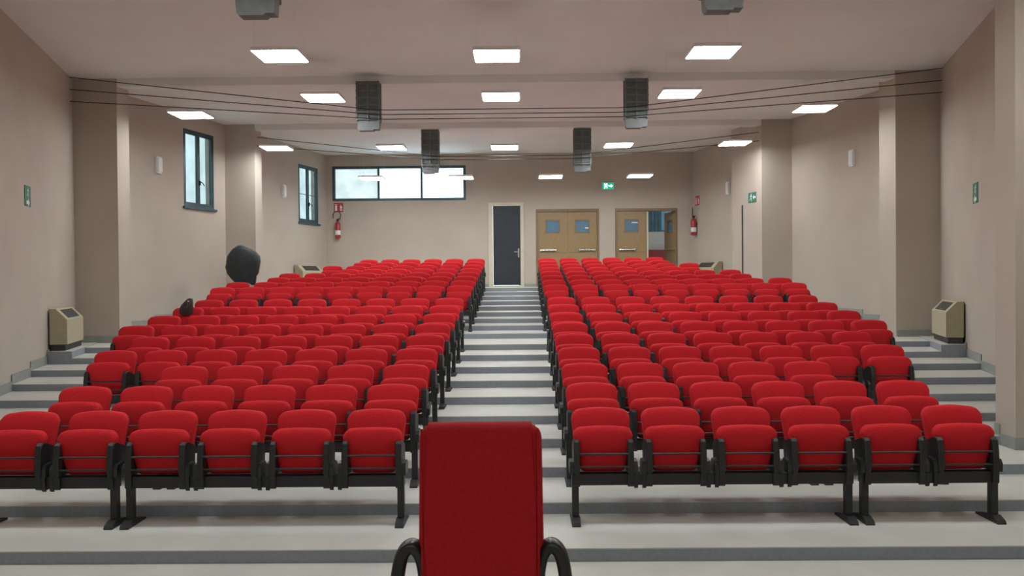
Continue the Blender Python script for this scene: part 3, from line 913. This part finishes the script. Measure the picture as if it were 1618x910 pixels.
# lit exit sign on the back wall
p = P(960.5, 294, YB)
ex = thing('exit_sign', 'lit green exit sign on the back wall between the two double doors', 'sign', (p.x, YB, p.z))
boxobj('housing', (-.17, .17, -.05, -.002, -.10, .10), M['white'], ex)
boxobj('lit_panel', (-.165, .165, -.056, -.051, -.095, .095), M['exitgreen'], ex)
bm = bmesh.new(); runner(bm, -.055, 0, .15, -.060, -.057)
flat(bm, [(-.105, -.08), (-.09, -.08), (-.09, .08), (-.105, .08)], -.060, -.057)
obj('running_figure', bm, M['exitwhite'], ex)
bm = bmesh.new(); arrow(bm, .075, 0, .12, -.060, -.057); obj('arrow', bm, M['exitwhite'], ex)
# white emergency lamps on the side walls
def wall_lamp(px, py, A, B, rz, label, h=.34, w=.14):
    p = hit(px, py, A, B)
    e = thing('emergency_lamp', label, 'lamp', (p.x, p.y, p.z), rz, 'white wall lamps of the hall')
    boxobj('housing', (-w/2, w/2, -.05, -.002, -h/2, h/2), M['white'], e)
    bm = bmesh.new(); extrude_poly(bm, [(-.05, -h*.44), (-.072, -h*.40), (-.072, h*.40), (-.05, h*.44)], 'x', -w*.42, w*.42); obj('lens', bm, M['paper'], e)
wall_lamp(249, 261, LF0, LF1, RZ_LF, 'white wall lamp on the left wall before the tall near side window')
wall_lamp(447, 302, LF0, LF1, RZ_LF, 'white wall lamp on the left wall before the far side window')
wall_lamp(1152, 297, RF0, RF1, RZ_RF, 'white wall lamp on the right wall near the back corner')
wall_lamp(1348, 250, RF0, RF1, RZ_RF, 'white wall lamp on the right wall between the two pilasters')
# conduit on the right wall
p = hit(1174, 365, (XR(YP2)-.70, YP2), (XR(YP2+1.35)-.70, YP2+1.35))
bm = bmesh.new(); tube(bm, [(0, 0, 0), (0, 0, 2.25)], .014, 6)
o = obj('wall_conduit', bm, M['cable'], None, loc=(p.x-.016, p.y, floor_z(p.y)))
tag(o, 'thin dark vertical conduit on the right wall beside the far pilaster', 'pipe')

# ------------------------------------------------------------------ covered stand behind the left seats, bag on a seat
dy = 18.05
p = P(384, 417, dy)
zf = floor_z(dy)
cv = thing('covered_stand', 'tall round object under a black cover behind the far left seats', 'covered stand', (p.x, dy, zf))
s_ = dy/F
zc = p.z-zf
bm = bmesh.new()
rows = [(31, 2.5, 14.5), (27, 1, 16.5), (22, -.5, 19.5), (15, 0, 24), (5, 0, 26.5), (-4, 1, 26.8), (-12, 1, 25), (-19, 0, 20.5), (-24, -2, 14), (-27, -3, 8), (-29.5, -3.5, 4)]
seg = 22
rings = []
prof_rows = [(p_[0], p_[1], p_[2]) for p_ in rows]
for j, (dyy, off, rad) in enumerate(prof_rows):
    ring = []
    for k in range(seg):
        a = 2*math.pi*k/seg
        wob = 1+.035*math.sin(5*a+j*.9)+.025*math.sin(9*a-j*1.3)
        rr = rad*s_*wob
        ring.append(bm.verts.new((off*s_+rr*math.cos(a), rr*.62*math.sin(a), zc-dyy*s_)))
    rings.append(ring)
for a, b in zip(rings, rings[1:]):
    for k in range(seg):
        bm.faces.new((a[k], a[(k+1) % seg], b[(k+1) % seg], b[k]))
bm.faces.new(rings[0]); bm.faces.new(rings[-1])
obj('black_cover', bm, M['cover'], cv, smooth=True)
bm = bmesh.new(); extrude_poly(bm, [((6)*s_, zc-20*s_), (21*s_, zc-20*s_), (19*s_, zc-34*s_), (12*s_, zc-33*s_)], 'y', -.02, .03); obj('cover_tail', bm, M['cover'], cv)
bm = bmesh.new(); tube(bm, [(0, 0, .03), (0, 0, zc-26*s_)], .04, 12); obj('pole', bm, M['black'], cv, smooth=True)
bm = bmesh.new(); lathe(bm, [(.26, 0), (.26, .02), (.06, .05)], 20); obj('base', bm, M['black'], cv, smooth=True)

ry = riser_y(7)+0.64
bx_ = P(295, 484, ry+.02)
bg_ = thing('bag', 'small dark brown bag on top of a tipped-up seat near the left wall', 'bag', (bx_.x, ry+.0, P(295, 497, ry).z))
bm = bmesh.new()
rings = []
for z_, ox, w_, d_ in ((0, -.005, .085, .055), (.03, -.01, .105, .07), (.09, .0, .105, .075), (.15, .02, .088, .065), (.20, .045, .065, .05), (.235, .06, .045, .035), (.25, .065, .02, .018)):
    rings.append([bm.verts.new((ox+w_*math.cos(a)*(1+.06*math.sin(3*a+z_*20)), d_*math.sin(a), z_)) for a in [2*math.pi*k/16 for k in range(16)]])
for a, b in zip(rings, rings[1:]):
    for k in range(16):
        bm.faces.new((a[k], a[(k+1) % 16], b[(k+1) % 16], b[k]))
bm.faces.new(rings[0][::-1]); bm.faces.new(rings[-1])
obj('body', bm, M['bag'], bg_, smooth=True)
bm = bmesh.new(); tube(bm, [(.03, -.05, .20), (.05, -.065, .16), (.03, -.085, .10)], .008, 6); obj('strap', bm, M['bag'], bg_, smooth=True)
bm = bmesh.new(); box(bm, .045, .07, -.058, -.045, .195, .215); obj('buckle', bm, M['steel'], bg_)
